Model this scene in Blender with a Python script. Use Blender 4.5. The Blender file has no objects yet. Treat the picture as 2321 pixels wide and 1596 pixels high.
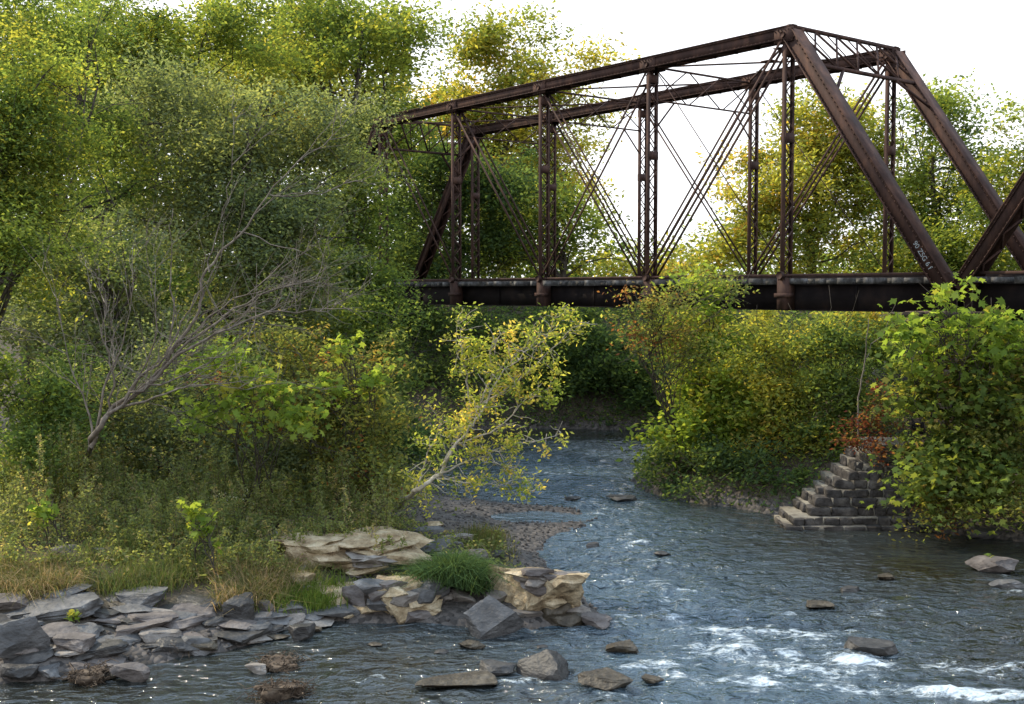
import bpy, bmesh, math, random
import numpy as np
from mathutils import Vector, Matrix, noise as mnoise
R=math.radians
F=2650.0; CX=1160.5; CY=798.0; H=5.6; P=R(2.98)
cP,sP=math.cos(P),math.sin(P)
rng=np.random.default_rng(7); random.seed(7)
scene=bpy.context.scene; COL=scene.collection
def ray(px,py):
    u=(CY-py)/F
    return np.array([(px-CX)/F, cP+u*sP, -sP+u*cP])
def at(px,py,Y):
    d=ray(px,py); t=Y/d[1]; return np.array([d[0]*t,Y,H+d[2]*t])
def gr(px,py,z=0.0):
    d=ray(px,py); t=(z-H)/d[2]; return np.array([d[0]*t,d[1]*t,z])
# ---------------------------------------------------------------- noise
def _h(i,j,s):
    v=np.sin(i*127.1+j*311.7+s*74.7)*43758.5453
    return v-np.floor(v)
def vn(x,y,s=0):
    xi=np.floor(x); yi=np.floor(y); a=x-xi; b=y-yi
    a=a*a*(3-2*a); b=b*b*(3-2*b)
    return (_h(xi,yi,s)*(1-a)+_h(xi+1,yi,s)*a)*(1-b)+(_h(xi,yi+1,s)*(1-a)+_h(xi+1,yi+1,s)*a)*b
def fbm(x,y,s=0,o=4):
    r=0;A=.5
    for k in range(o):
        r=r+A*(vn(x,y,s+k)*2-1); x=x*2.03+1.7; y=y*2.03-3.1; A*=.5
    return r
# ---------------------------------------------------------------- river outline (world metres)
RIVER=np.array([(-90,-60),(120,-60),(120,16),(40,20),(20,23),(13,25),(11.3,25.9),(9.2,27.6),(6.6,29.1),(4.9,30.7),(3.7,32.4),(3.5,34.2),(4.4,38),(6.2,44),
 (6.5,46.6),(2,47.6),(-4,47),(-12,49),(-30,52),(-90,55),(-90,48),(-30,46),(-12,43.5),(-6,39.5),(-3.2,34.4),(-1.5,31.3),(0.2,30.4),(1.5,29.9),(2.1,28.6),(1.7,27.3),(.8,26.2),(.6,24.6),(.8,22.6),
 (1.35,21),(1.6,19.6),(.2,19.2),(-1.6,19.4),(-3.0,19.6),(-3.9,18.9),(-4.5,17.9),(-5.6,17.3),(-6.4,16.7),(-8.5,16.3),(-12,15.8),(-30,14),(-90,12)],float)
def sdf(x,y):
    x=np.asarray(x,float); y=np.asarray(y,float)
    d2=np.full(x.shape,1e18); ins=np.zeros(x.shape,bool)
    n=len(RIVER)
    for i in range(n):
        ax,ay=RIVER[i]; bx,by=RIVER[(i+1)%n]
        ex,ey=bx-ax,by-ay
        t=np.clip(((x-ax)*ex+(y-ay)*ey)/(ex*ex+ey*ey),0,1)
        d2=np.minimum(d2,(x-ax-t*ex)**2+(y-ay-t*ey)**2)
        if ay!=by:
            c=((ay>y)!=(by>y))&(x<(bx-ax)*(y-ay)/(by-ay)+ax); ins^=c
    d=np.sqrt(d2); return np.where(ins,-d,d)
def sm(a,b,x):
    t=np.clip((x-a)/(b-a),0,1); return t*t*(3-2*t)
def hgt(x,y):
    x=np.asarray(x,float); y=np.asarray(y,float)
    d=sdf(x,y); dp=np.maximum(d,0)
    far=sm(44,48,y); right=(1-far)*sm(2.6,4,x)*sm(20,23,y)
    left=(1-far)*(1-right)
    bar=np.exp(-(((x-0.3)/3.2)**2+((y-28.5)/3.6)**2))
    zl=.04+.5*(1-np.exp(-dp/1.3))*(1-.9*bar)+.05*dp*(1-bar)
    zr=.05+.9*(1-np.exp(-dp/1.2))+.30*dp
    zf=.05+.8*(1-np.exp(-dp/1.5))+.33*dp
    z=left*np.minimum(zl,2.2)+right*np.minimum(zr,5.0)+far*np.minimum(zf,5.2)
    z=z+.10*fbm(x*1.1,y*1.1,3)*np.minimum(1,dp)*(1-.7*bar)+.03*fbm(x*5,y*5,9,2)
    z=z-.36*np.exp(-(((x-.7)/1.15)**2+((y-28.7)/.72)**2)**2)*(dp>0)
    zi=-.05-.5*(1-np.exp(d/1.2))
    return np.where(d<0,zi,z)
_gx=np.arange(-30,30.01,.2); _gy=np.arange(12,70.01,.2)
_GX,_GY=np.meshgrid(_gx,_gy); _GZ=hgt(_GX,_GY); _GD=sdf(_GX,_GY)
def _lk(T_,x,y):
    fx=min(max((x+30)/.2,0),len(_gx)-1.001); fy=min(max((y-12)/.2,0),len(_gy)-1.001); i=int(fx); j=int(fy); a=fx-i; b=fy-j
    return float((T_[j,i]*(1-a)+T_[j,i+1]*a)*(1-b)+(T_[j+1,i]*(1-a)+T_[j+1,i+1]*a)*b)
def hz(x,y): return _lk(_GZ,x,y)
def gt(px,py):
    z=0.2
    for _ in range(12):
        p=gr(px,py,z); z=.5*z+.5*max(0.0,hz(p[0],p[1]))
    return np.array([p[0],p[1],z])
# ---------------------------------------------------------------- materials
def nt(name):
    m=bpy.data.materials.new(name); m.use_nodes=True; n=m.node_tree; n.nodes.clear(); return m,n
def mk(name,cols,scale=4,rough=.85,bump=.3,bscale=None,bdist=.03,detail=6,spec=.3,stretch=None,metal=0):
    m,n=nt(name); N=n.nodes; L=n.links
    out=N.new('ShaderNodeOutputMaterial'); b=N.new('ShaderNodeBsdfPrincipled')
    tc=N.new('ShaderNodeTexCoord'); src=tc.outputs['Object']
    if stretch:
        mp=N.new('ShaderNodeMapping'); mp.inputs['Scale'].default_value=stretch; L.new(src,mp.inputs[0]); src=mp.outputs[0]
    t=N.new('ShaderNodeTexNoise'); t.inputs['Scale'].default_value=scale; t.inputs['Detail'].default_value=detail; t.inputs['Roughness'].default_value=.65
    L.new(src,t.inputs['Vector'])
    r=N.new('ShaderNodeValToRGB'); e=r.color_ramp.elements
    k=len(cols)
    e[0].position=.3; e[0].color=(*cols[0],1); e[1].position=.7; e[1].color=(*cols[-1],1)
    for i in range(1,k-1):
        q=e.new(.3+.4*i/(k-1)); q.color=(*cols[i],1)
    L.new(t.outputs['Fac'],r.inputs[0]); L.new(r.outputs[0],b.inputs['Base Color'])
    t2=N.new('ShaderNodeTexNoise'); t2.inputs['Scale'].default_value=bscale or scale*4; t2.inputs['Detail'].default_value=6
    L.new(src,t2.inputs['Vector'])
    bp=N.new('ShaderNodeBump'); bp.inputs['Strength'].default_value=bump; bp.inputs['Distance'].default_value=bdist
    L.new(t2.outputs['Fac'],bp.inputs['Height']); L.new(bp.outputs[0],b.inputs['Normal'])
    b.inputs['Roughness'].default_value=rough; b.inputs['Specular IOR Level'].default_value=spec; b.inputs['Metallic'].default_value=metal
    L.new(b.outputs[0],out.inputs[0]); return m
M={}
M['rust']=mk('rusty_steel',[(.030,.018,.015),(.056,.031,.025),(.105,.055,.038)],3,.8,.35,30,.01,stretch=(1,1,.4),spec=.15)
M['rust_dark']=mk('dark_rusty_steel',[(.018,.012,.011),(.035,.022,.019),(.06,.035,.026)],3,.75,.3,25,.01)
M['girder']=mk('black_brown_girder_paint',[(.007,.005,.005),(.012,.009,.009),(.026,.017,.014)],1.5,.85,.3,20,.01,spec=.1)
M['timber']=mk('weathered_timber',[(.025,.023,.021),(.075,.07,.066),(.20,.19,.185)],4,.9,.5,30,.02)
M['bark']=mk('bark',[(.025,.019,.014),(.05,.04,.03),(.09,.075,.06)],6,.9,.6,25,.02,stretch=(1,1,.3))
M['barebark']=mk('brown_dead_bark',[(.065,.05,.038),(.14,.112,.086),(.25,.21,.17)],6,.9,.4,25,.01)
M['palebark']=mk('pale_silvery_bark',[(.20,.17,.13),(.32,.28,.22),(.45,.40,.33)],8,.85,.4,25,.01)
M['slate']=mk('grey_slate',[(.040,.038,.037),(.090,.086,.084),(.19,.182,.176)],1.8,.65,.8,9,.05,stretch=(1,1,1.8))
M['purple']=mk('purple_grey_stone',[(.052,.043,.039),(.108,.090,.081),(.20,.172,.154)],1.8,.7,.8,9,.05,stretch=(1,1,1.8))
M['dark']=mk('dark_wet_stone',[(.018,.016,.015),(.042,.038,.035),(.095,.086,.078)],3,.5,.8,10,.04,stretch=(1,1,1.8))
M['tan']=mk('tan_rubble_mortar',[(.14,.09,.05),(.33,.25,.15),(.54,.44,.30)],3.2,.88,1.0,7,.12)
M['brown']=mk('brown_algae_stone',[(.022,.016,.010),(.052,.04,.026),(.11,.09,.065)],4,.5,.9,11,.05)
M['palestone']=mk('pale_pink_stone',[(.10,.083,.070),(.185,.160,.138),(.29,.258,.225)],3,.7,.8,10,.04,stretch=(1,1,1.8))
M['mortar']=mk('pale_mortar',[(.10,.085,.07),(.175,.155,.125),(.26,.235,.19)],5,.9,.8,20,.03)
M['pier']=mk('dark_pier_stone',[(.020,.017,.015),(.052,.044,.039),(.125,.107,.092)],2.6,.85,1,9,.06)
M['shaft']=mk('darker_pier_stone',[(.010,.008,.008),(.022,.018,.016),(.05,.04,.035)],2.6,.9,1,9,.05,spec=.1)  # darker tone of the pier stone, used on shaft and abutment
M['root']=mk('matted_brown_roots',[(.035,.023,.015),(.075,.052,.035),(.15,.11,.075)],8,.9,.6,30,.02)
M['pebble']=mk('wet_gravel',[(.025,.022,.02),(.062,.053,.048),(.13,.112,.10)],2.5,.7,.5,20,.02)
M['chalk']=mk('chalky_paint',[(.12,.14,.155),(.18,.205,.23)],20,.9,.1)
def leafmat(name,trans=.5,boost=(1.9,1.75,.9)):
    m,n=nt(name); N=n.nodes; L=n.links
    out=N.new('ShaderNodeOutputMaterial'); a=N.new('ShaderNodeAttribute'); a.attribute_name='Col'
    b=N.new('ShaderNodeBsdfDiffuse')
    L.new(a.outputs['Color'],b.inputs['Color'])
    mu=N.new('ShaderNodeMix'); mu.data_type='RGBA'; mu.blend_type='MULTIPLY'; mu.inputs[0].default_value=1
    L.new(a.outputs['Color'],mu.inputs[6]); mu.inputs[7].default_value=(*boost,1)
    t=N.new('ShaderNodeBsdfTranslucent'); L.new(mu.outputs[2],t.inputs[0])
    mx=N.new('ShaderNodeMixShader'); mx.inputs[0].default_value=trans
    L.new(b.outputs[0],mx.inputs[1]); L.new(t.outputs[0],mx.inputs[2]); L.new(mx.outputs[0],out.inputs[0]); return m
M['leaf']=leafmat('leaf_tissue',.54,(2.8,2.45,1.1))
M['blade']=leafmat('grass_blade',.38,(1.6,1.4,.9))
def groundmat():
    m,n=nt('earth_and_gravel'); N=n.nodes; L=n.links
    out=N.new('ShaderNodeOutputMaterial'); b=N.new('ShaderNodeBsdfPrincipled'); b.inputs['Roughness'].default_value=.9
    g=N.new('ShaderNodeNewGeometry')
    v=N.new('ShaderNodeTexVoronoi'); v.inputs['Scale'].default_value=11; L.new(g.outputs['Position'],v.inputs['Vector'])
    no=N.new('ShaderNodeTexNoise'); no.inputs['Scale'].default_value=1.3; no.inputs['Detail'].default_value=8; L.new(g.outputs['Position'],no.inputs['Vector'])
    r1=N.new('ShaderNodeValToRGB'); e=r1.color_ramp.elements; e[0].color=(.04,.026,.018,1); e[1].color=(.065,.05,.028,1); e[0].position=.35; e[1].position=.65
    L.new(no.outputs['Fac'],r1.inputs[0])
    r2=N.new('ShaderNodeValToRGB'); e=r2.color_ramp.elements; e[0].color=(.022,.018,.015,1); e[1].color=(.10,.083,.072,1)
    sx=N.new('ShaderNodeSeparateColor'); L.new(v.outputs['Color'],sx.inputs[0]); L.new(sx.outputs[0],r2.inputs[0])
    sp=N.new('ShaderNodeSeparateXYZ'); L.new(g.outputs['Position'],sp.inputs[0])
    mr=N.new('ShaderNodeMapRange'); mr.inputs[1].default_value=.18; mr.inputs[2].default_value=.5; L.new(sp.outputs[2],mr.inputs[0])
    mx=N.new('ShaderNodeMix'); mx.data_type='RGBA'; L.new(mr.outputs[0],mx.inputs[0]); L.new(r2.outputs[0],mx.inputs[6]); L.new(r1.outputs[0],mx.inputs[7])
    L.new(mx.outputs[2],b.inputs['Base Color'])
    bp=N.new('ShaderNodeBump'); bp.inputs['Strength'].default_value=.8; bp.inputs['Distance'].default_value=.05; bp.invert=True
    L.new(v.outputs['Distance'],bp.inputs['Height']); L.new(bp.outputs[0],b.inputs['Normal'])
    L.new(b.outputs[0],out.inputs[0]); return m
M['ground']=groundmat()
def watermat():
    m,n=nt('river_water'); N=n.nodes; L=n.links
    out=N.new('ShaderNodeOutputMaterial'); g=N.new('ShaderNodeNewGeometry')
    b=N.new('ShaderNodeBsdfPrincipled'); b.inputs['Roughness'].default_value=.07; b.inputs['IOR'].default_value=1.62
    sh=N.new('ShaderNodeAttribute'); sh.attribute_name='rough'
    bt=N.new('ShaderNodeAttribute'); bt.attribute_name='sky_sheen'
    cr=N.new('ShaderNodeMix'); cr.data_type='RGBA'; L.new(bt.outputs['Fac'],cr.inputs[0]); cr.inputs[6].default_value=(.016,.014,.008,1); cr.inputs[7].default_value=(.050,.078,.100,1)  # dark brown to silver-blue base colour, imitating reflected sky
    L.new(cr.outputs[2],b.inputs['Base Color'])
    def nz(sc,sy,det,dist,rot=0):
        mp=N.new('ShaderNodeMapping'); mp.inputs['Scale'].default_value=(1,sy,1); mp.inputs['Rotation'].default_value=(0,0,rot); L.new(g.outputs['Position'],mp.inputs[0])
        q=N.new('ShaderNodeTexNoise'); q.inputs['Scale'].default_value=sc; q.inputs['Detail'].default_value=det; q.inputs['Roughness'].default_value=.55; q.inputs['Distortion'].default_value=dist
        L.new(mp.outputs[0],q.inputs['Vector']); return q
    n1=nz(4.4,1.5,3,.5,.15); n3=nz(1.7,1.9,1,.6,-.2)
    bp3=N.new('ShaderNodeBump'); bp3.inputs['Distance'].default_value=.26; L.new(sh.outputs['Fac'],bp3.inputs['Strength']); L.new(n3.outputs['Fac'],bp3.inputs['Height'])
    bp=N.new('ShaderNodeBump'); bp.inputs['Distance'].default_value=.17
    L.new(sh.outputs['Fac'],bp.inputs['Strength']); L.new(n1.outputs['Fac'],bp.inputs['Height']); L.new(bp3.outputs[0],bp.inputs['Normal']); L.new(bp.outputs[0],b.inputs['Normal'])
    fo=N.new('ShaderNodeAttribute'); fo.attribute_name='foam'
    n2=nz(10,1.5,10,.5,.35); n2.inputs['Roughness'].default_value=.8
    n4=nz(3.4,2.0,3,.8,.3)
    a4=N.new('ShaderNodeMath'); a4.operation='MULTIPLY_ADD'; a4.inputs[1].default_value=.75; L.new(n4.outputs['Fac'],a4.inputs[0]); L.new(n2.outputs['Fac'],a4.inputs[2])
    ad=N.new('ShaderNodeMath'); ad.operation='ADD'; L.new(fo.outputs['Fac'],ad.inputs[0]); L.new(a4.outputs[0],ad.inputs[1])
    mr=N.new('ShaderNodeMapRange'); mr.interpolation_type='SMOOTHSTEP'; mr.inputs[1].default_value=1.18; mr.inputs[2].default_value=1.46; mr.inputs[4].default_value=.9; L.new(ad.outputs[0],mr.inputs[0])
    d=N.new('ShaderNodeBsdfPrincipled'); d.inputs['Base Color'].default_value=(.52,.58,.62,1); d.inputs['Roughness'].default_value=.4
    L.new(bp.outputs[0],d.inputs['Normal'])
    mx=N.new('ShaderNodeMixShader'); L.new(mr.outputs[0],mx.inputs[0]); L.new(b.outputs[0],mx.inputs[1]); L.new(d.outputs[0],mx.inputs[2]); L.new(mx.outputs[0],out.inputs[0]); return m
M['water']=watermat()
# ---------------------------------------------------------------- object helpers
ORG={}
def tag(o,label=None,cat=None,group=None,kind=None):
    if label:o['label']=label
    if cat:o['category']=cat
    if group:o['group']=group
    if kind:o['kind']=kind
    return o
def empty(name,loc,label=None,cat=None,group=None):
    o=bpy.data.objects.new(name,None); COL.objects.link(o); o.location=loc; o.empty_display_size=.3
    ORG[o]=np.array(loc,float); return tag(o,label,cat,group)
def arr(name,V,Fc,mat,parent=None,col=None,org=None,smooth=False,sharp=None,attrs=None):
    V=np.asarray(V,np.float64); Fc=np.asarray(Fc,np.int32)
    o0=ORG[parent] if parent is not None else (np.array(org,float) if org is not None else np.zeros(3))
    me=bpy.data.meshes.new(name); k=Fc.shape[1]
    me.vertices.add(len(V)); me.vertices.foreach_set('co',(V-o0).astype(np.float32).ravel())
    me.loops.add(Fc.size); me.loops.foreach_set('vertex_index',Fc.ravel())
    me.polygons.add(len(Fc)); me.polygons.foreach_set('loop_start',np.arange(0,Fc.size,k,dtype=np.int32))
    if smooth: me.polygons.foreach_set('use_smooth',np.ones(len(Fc),bool))
    if col is not None:
        a=me.color_attributes.new('Col','FLOAT_COLOR','POINT'); c=np.ones((len(V),4),np.float32); c[:,:3]=col; a.data.foreach_set('color',c.ravel())
    for nm,val in (attrs or {}).items():
        a=me.attributes.new(nm,'FLOAT','POINT'); a.data.foreach_set('value',np.asarray(val,np.float32))
    me.update(calc_edges=True)
    if sharp: me.set_sharp_from_angle(angle=R(sharp))
    me.materials.append(M[mat]); o=bpy.data.objects.new(name,me); COL.objects.link(o)
    if parent is not None: o.parent=parent; ORG[o]=o0
    else: o.location=o0; ORG[o]=o0
    return o
class MB:
    def __init__(s): s.v=[]; s.f=[]
    def bar(s,a,b,w,h,side=(1,0,0)):
        a=Vector(a); b=Vector(b); d=(b-a).normalized(); sd=Vector(side); u=d.cross(sd)
        if u.length<1e-4: sd=Vector((0,1,.1)); u=d.cross(sd)
        u.normalize(); sd=u.cross(d).normalized()
        n=len(s.v)
        for p in (a,b):
            for i,j in ((-1,-1),(1,-1),(1,1),(-1,1)): s.v.append(tuple(p+sd*(w/2*i)+u*(h/2*j)))
        s.f+=[(n,n+1,n+2,n+3),(n+7,n+6,n+5,n+4),(n,n+4,n+5,n+1),(n+1,n+5,n+6,n+2),(n+2,n+6,n+7,n+3),(n+3,n+7,n+4,n)]
    def tube(s,pts,rad,k=6):
        pts=[Vector(p) for p in pts]; n0=len(s.v); m=len(pts)
        cs=[(math.cos(2*math.pi*j/k),math.sin(2*math.pi*j/k)) for j in range(k)]; ref=Vector((.31,.95,.07))
        for i,p in enumerate(pts):
            d=(pts[min(i+1,m-1)]-pts[max(i-1,0)])
            a=d.cross(ref).normalized(); b=d.normalized().cross(a); r=rad[i]
            for c,q in cs: s.v.append(tuple(p+a*(c*r)+b*(q*r)))
        for i in range(m-1):
            for j in range(k):
                s.f.append((n0+i*k+j,n0+i*k+(j+1)%k,n0+(i+1)*k+(j+1)%k,n0+(i+1)*k+j))
        if k==4 or k==6:
            for e in (0,m-1):
                q=[n0+e*k+j for j in range(k)]
                s.f.append((q[0],q[1],q[2],q[3]))
                if k==6: s.f.append((q[0],q[3],q[4],q[5]))
    def disc(s,c,axis,r,l,k=12):
        c=Vector(c); ax=Vector(axis).normalized(); s.tube([c-ax*l/2,c+ax*l/2],[r,r],k)
        n=len(s.v)-k
        for e in (n,n-k):
            for j in range(1,k-2,2): s.f.append((e,e+j,e+j+1,e+j+2))
    def build(s,name,mat,parent=None,org=None,smooth=False): return arr(name,s.v,s.f,mat,parent,org=org,smooth=smooth,sharp=40 if smooth else None)
# ---------------------------------------------------------------- leaves
DIA=np.array([(0,-.55,0),(.27,-.05,.05),(0,.55,0),(-.27,-.05,.05)])
def _syc():
    a=[(-90,.42),(-62,.38),(-22,.78),(8,.5),(38,.98),(66,.55),(90,1.05),(114,.55),(142,.98),(172,.5),(202,.78),(242,.38)]
    return np.array([(math.cos(R(t))*r*.55,math.sin(R(t))*r*.55,-.12*r*r) for t,r in a])
SYC=_syc()
PAL={'green':[((.078,.118,.042),5),((.112,.155,.050),3),((.18,.215,.058),1.6)],
 'bright':[((.11,.15,.044),5),((.165,.20,.052),3),((.25,.255,.06),1.6),((.08,.12,.042),3)],
 'yellow':[((.19,.21,.055),4),((.28,.265,.062),3.8),((.13,.165,.048),3),((.35,.26,.07),.8)],
 'willow':[((.10,.128,.074),5),((.135,.162,.094),3),((.18,.20,.092),1.3)],
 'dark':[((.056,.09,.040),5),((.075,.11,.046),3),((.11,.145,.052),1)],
 'rust':[((.105,.13,.05),5),((.16,.165,.056),4),((.20,.15,.055),1),((.15,.07,.036),.4)],
 'red':[((.11,.038,.028),4),((.15,.075,.04),2),((.09,.10,.04),3.5)],
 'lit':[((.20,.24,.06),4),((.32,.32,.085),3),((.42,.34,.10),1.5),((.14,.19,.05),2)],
 'sprig':[((.13,.19,.042),5),((.18,.235,.052),3),((.25,.25,.06),1)],
 'sycm':[((.090,.13,.04),5),((.135,.17,.048),3),((.21,.205,.055),1.3),((.14,.11,.05),.6)],
 'weed':[((.12,.15,.065),4),((.17,.19,.09),3),((.24,.21,.12),1)],
 'white':[((.6,.6,.58),1)]}
def leaves(name,pos,size,pal,parent=None,shape=DIA,up=.45,ci=None,org=None,mix=.35,seed=0,jit=.20):
    g=np.random.default_rng(seed+11); n=len(pos)
    cols=np.array([c for c,w in PAL[pal]]); w=np.array([w for c,w in PAL[pal]],float); w/=w.sum()
    if ci is None: cidx=g.choice(len(cols),n,p=w); cb=np.ones(n)
    else:
        nc=ci.max()+1; cc=g.choice(len(cols),nc,p=w); cidx=cc[ci]; sw=g.random(n)<mix; cidx=np.where(sw,g.choice(len(cols),n,p=w),cidx)
        cb=g.uniform(.85,1.15,nc)[ci]
    col=cols[cidx]*(cb*g.uniform(1-jit,1+jit,n))[:,None]
    nr=g.normal(size=(n,3)); nr/=np.linalg.norm(nr,axis=1)[:,None]; nr[:,2]=np.abs(nr[:,2]); nr[:,2]+=up; nr/=np.linalg.norm(nr,axis=1)[:,None]
    t=g.normal(size=(n,3)); a=np.cross(nr,t); a/=np.linalg.norm(a,axis=1)[:,None]; b=np.cross(nr,a)
    s=size*g.uniform(.65,1.3,n); k=len(shape)
    V=pos[:,None,:]+s[:,None,None]*(shape[None,:,0,None]*a[:,None,:]+shape[None,:,1,None]*b[:,None,:]+shape[None,:,2,None]*nr[:,None,:])
    return arr(name,V.reshape(-1,3),np.arange(n*k).reshape(n,k),'leaf',parent,np.repeat(col,k,0),org)
def cloud(lobes,dens,clump,seed,flat=.65,inner=.45,fill=1.0):
    g=np.random.default_rng(seed); Pp=[];C=[];CI=[];nc=0
    for lb in lobes:
        px,py,rx,ry,Y=lb[:5]; c=at(px,py,Y); wx=rx*Y/F; wz=ry*Y/F; wy=lb[5] if len(lb)>5 else wx*.7
        area=math.pi*rx*ry/5.14
        n=int(area*dens); k=max(5,int(fill*3.0*(wx*wy*wz)**(2/3)/(clump*clump)))
        d=g.normal(size=(k,3)); d/=np.linalg.norm(d,axis=1)[:,None]
        r=g.random(k)**inner*g.uniform(.8,1.15,k)
        cc=c+d*r[:,None]*np.array([wx,wy,wz])
        rad=clump*g.uniform(.5,1.5,k)
        wt=rad**2; wt/=wt.sum(); ci=g.choice(k,n,p=wt)
        o=g.normal(size=(n,3)); o/=np.linalg.norm(o,axis=1)[:,None]; o*=(g.random(n)**.6*g.uniform(.8,1.7,n))[:,None]; o[:,2]*=flat
        ax=d[ci]; l=(o*ax).sum(1); o=o+ax*(l*.5)[:,None]; o[:,2]-=.25*np.maximum(l,0)
        Pp.append(cc[ci]+o*rad[ci][:,None]); C.append(cc); CI.append(ci+nc); nc+=k
    return np.concatenate(Pp),np.concatenate(CI),np.concatenate(C)
def limb(mb,a,b,r0,r1,g,k=5,n=6,wob=.06,sag=0):
    a=np.array(a,float);b=np.array(b,float);L=math.dist(a,b); pts=[];rad=[]
    off=g.normal(size=(n+1,3))*L*wob
    for i in range(n+1):
        t=i/n; e=math.sin(math.pi*t)
        p=a+(b-a)*t+off[i]*e*.6; p[2]+=sag*L*e; pts.append(p); rad.append(r0+(r1-r0)*t**.8)
    mb.tube(pts,rad,k); return pts
def tree(name,label,cat,lobes,base,lsz,pal,seed,dens=.5,clump=.9,tr=.22,group=None,bark='bark',limbs=16,shape=DIA,multi=1,inner=.45,up=.45,flat=.65,fill=1.0,stem=.6):
    g=np.random.default_rng(seed+500)
    bx,by=base; bz=hz(bx,by)-.1; Y=lobes[0][4]
    root=empty(name,(bx,by,bz),label,cat,group)
    Pp,CI,C=cloud(lobes,dens,clump,seed,flat,inner,fill)
    keep=Pp[:,2]>hgt(Pp[:,0],Pp[:,1])+.02; Pp=Pp[keep]; CI=CI[keep]
    mb=MB(); cen=C.mean(0); b0=np.array([bx,by,bz])
    if multi>1: tr=tr*stem
    for m in range(multi):
        tgt=cen if multi==1 else C[g.integers(len(C))]
        top=tgt.copy(); top[2]=cen[2]+(C[:,2].max()-cen[2])*.5 if multi==1 else tgt[2]
        tp=limb(mb,b0+g.normal(size=3)*np.array([.3,.2,0])*(multi>1),top,tr,tr*.22,g,6,8,.035)
        for q in range(limbs//multi):
            i=g.integers(2,8); s0=tp[i]; c=C[g.integers(len(C))]
            if c[2]<s0[2]-1: s0=tp[2]
            r0=tr*(.5-.04*i); bp=limb(mb,s0,c,max(r0,.012),.008,g,5,5,.07,.06)
            for z in range(2):
                c2=c+g.normal(size=3)*clump*1.1; limb(mb,bp[3+z%2],c2,max(r0*.35,.01),.005,g,4,3,.08)
    mb.build('trunk' if multi==1 else 'stems',bark,root)
    leaves('crown' if multi==1 else 'foliage',Pp,lsz*Y/1169.0,pal,root,shape,up,CI,seed=seed)
    return root
# ================================================================ setting
def axis(lo,hi,st,ext):
    a=np.arange(lo,hi+1e-6,st); return np.concatenate([np.array([lo-e for e in ext[::-1]]),a,np.array([hi+e for e in ext])])
def sheet(xs,ys,zf):
    X,Y=np.meshgrid(xs,ys); Z=zf(X,Y); V=np.stack([X,Y,Z],-1).reshape(-1,3); nx=len(xs); ny=len(ys)
    i=(np.arange(ny-1)[:,None]*nx+np.arange(nx-1)[None,:]).ravel()
    return V,np.stack([i,i+1,i+nx+1,i+nx],1),X.ravel(),Y.ravel()
ext=[1,3,7,14,30,70,150,400,1000,2500]
V,Fc,_,_=sheet(axis(-16,24,.16,ext),axis(13,62,.16,ext),hgt)
tag(arr('ground',V,Fc,'ground',smooth=True),'earth banks and gravel bar along the river','ground',kind='structure')
FOAM=[(2260,1578,.9,.16,.52),(2060,1566,1.0,.10,.32),(2240,1515,.9,.25,.24),(1900,1520,1.0,.25,.24),(1750,1555,1.0,.25,.25),(1650,1480,.7,.2,.23),(1560,1530,.6,.2,.22),(1820,1440,1.4,.25,.18),(1430,1510,.6,.15,.22),
 (1240,1548,.5,.08,.32),(1380,1580,.6,.06,.32),(1130,1545,.5,.06,.3),(700,1490,.6,.2,.24),(820,1540,.7,.2,.25),(960,1500,.7,.2,.22),(1600,1400,2,.5,.18),(2150,1420,1.6,.4,.17),(1975,1500,.6,.08,.34),(580,1540,.4,.12,.26),(1250,1070,.9,.8,.26),(1300,1440,.6,.2,.22),(1350,1160,.6,.8,.24),(2290,1345,.5,.15,.26),(1700,1480,2.2,.6,.14),(1900,1380,1.2,.3,.18),(2260,1310,.6,.15,.22),(1500,1330,1.6,1.2,.20),(1450,1230,1,1.2,.2),(2050,1500,2.4,.5,.12)]
FW=[(gr(a,b),c,d,e) for a,b,c,d,e in FOAM]
def rough_at(X,Y):
    r=.45+.5*sm(33,22,Y)*sm(-3.5,1.0,X+.2*(Y-20))+.55*np.exp(-((X-2.0)/2.0)**2)*sm(44,37,Y)*sm(16,22,Y)
    calm=np.exp(-(((X-9.0)/3.6)**2+((Y-25)/2.6)**2))+.8*sm(42,45,Y)+np.exp(-(((X-.7)/1.4)**2+((Y-28.7)/.9)**2)**2)
    return r*(.75+.5*(fbm(X*.35,Y*.35,21,2)+.5))*(1-.68*np.minimum(calm,1))
def wz(X,Y):
    r=rough_at(X,Y); wob=fbm(X*.6,Y*.6,33,2)
    z=r*(.09*fbm(X*1.1+wob,Y*1.8,41,3)+.045*fbm(X*2.8+wob,Y*3.8,47,2))
    for p,sx,sy,a in FW:
        z=z+a*.12*np.exp(-((X-p[0])/sx)**2-((Y-p[1])/(sy*2))**2)*(.4+fbm(X*3,Y*4,51,3)*1.8)
    return z
V,Fc,X,Y=sheet(axis(-12,20,.07,ext[:7]),axis(13.5,50,.09,ext[:6]),wz)
foam=np.zeros(len(V))
for p,sx,sy,a in FW: foam+=a*np.exp(-((X-p[0])/sx)**2-((Y-p[1])/(sy*2.2))**2)
foam=np.minimum(foam,.50)*(.7+.7*np.clip(fbm(X*1.7,Y*3.0,61,3)+.35,0,1))+.5*np.clip((V[:,2]-.02)*8,-.05,.25)
sky_sheen=np.clip(.12+.95*np.exp(-((X-1.5-.22*np.clip(25-Y,0,12))/2.9)**2)*sm(46,38,Y)+.25*fbm(X*.5,Y*.8,88,3),0,1)  # mid-channel sky reflection painted into the base colour, brown towards the banks
tag(arr('water',V,Fc,'water',smooth=True,attrs={'foam':foam,'rough':np.clip(rough_at(X,Y),.10,1),'sky_sheen':sky_sheen}),'shallow rippling river with white riffles','water',kind='structure')
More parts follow.
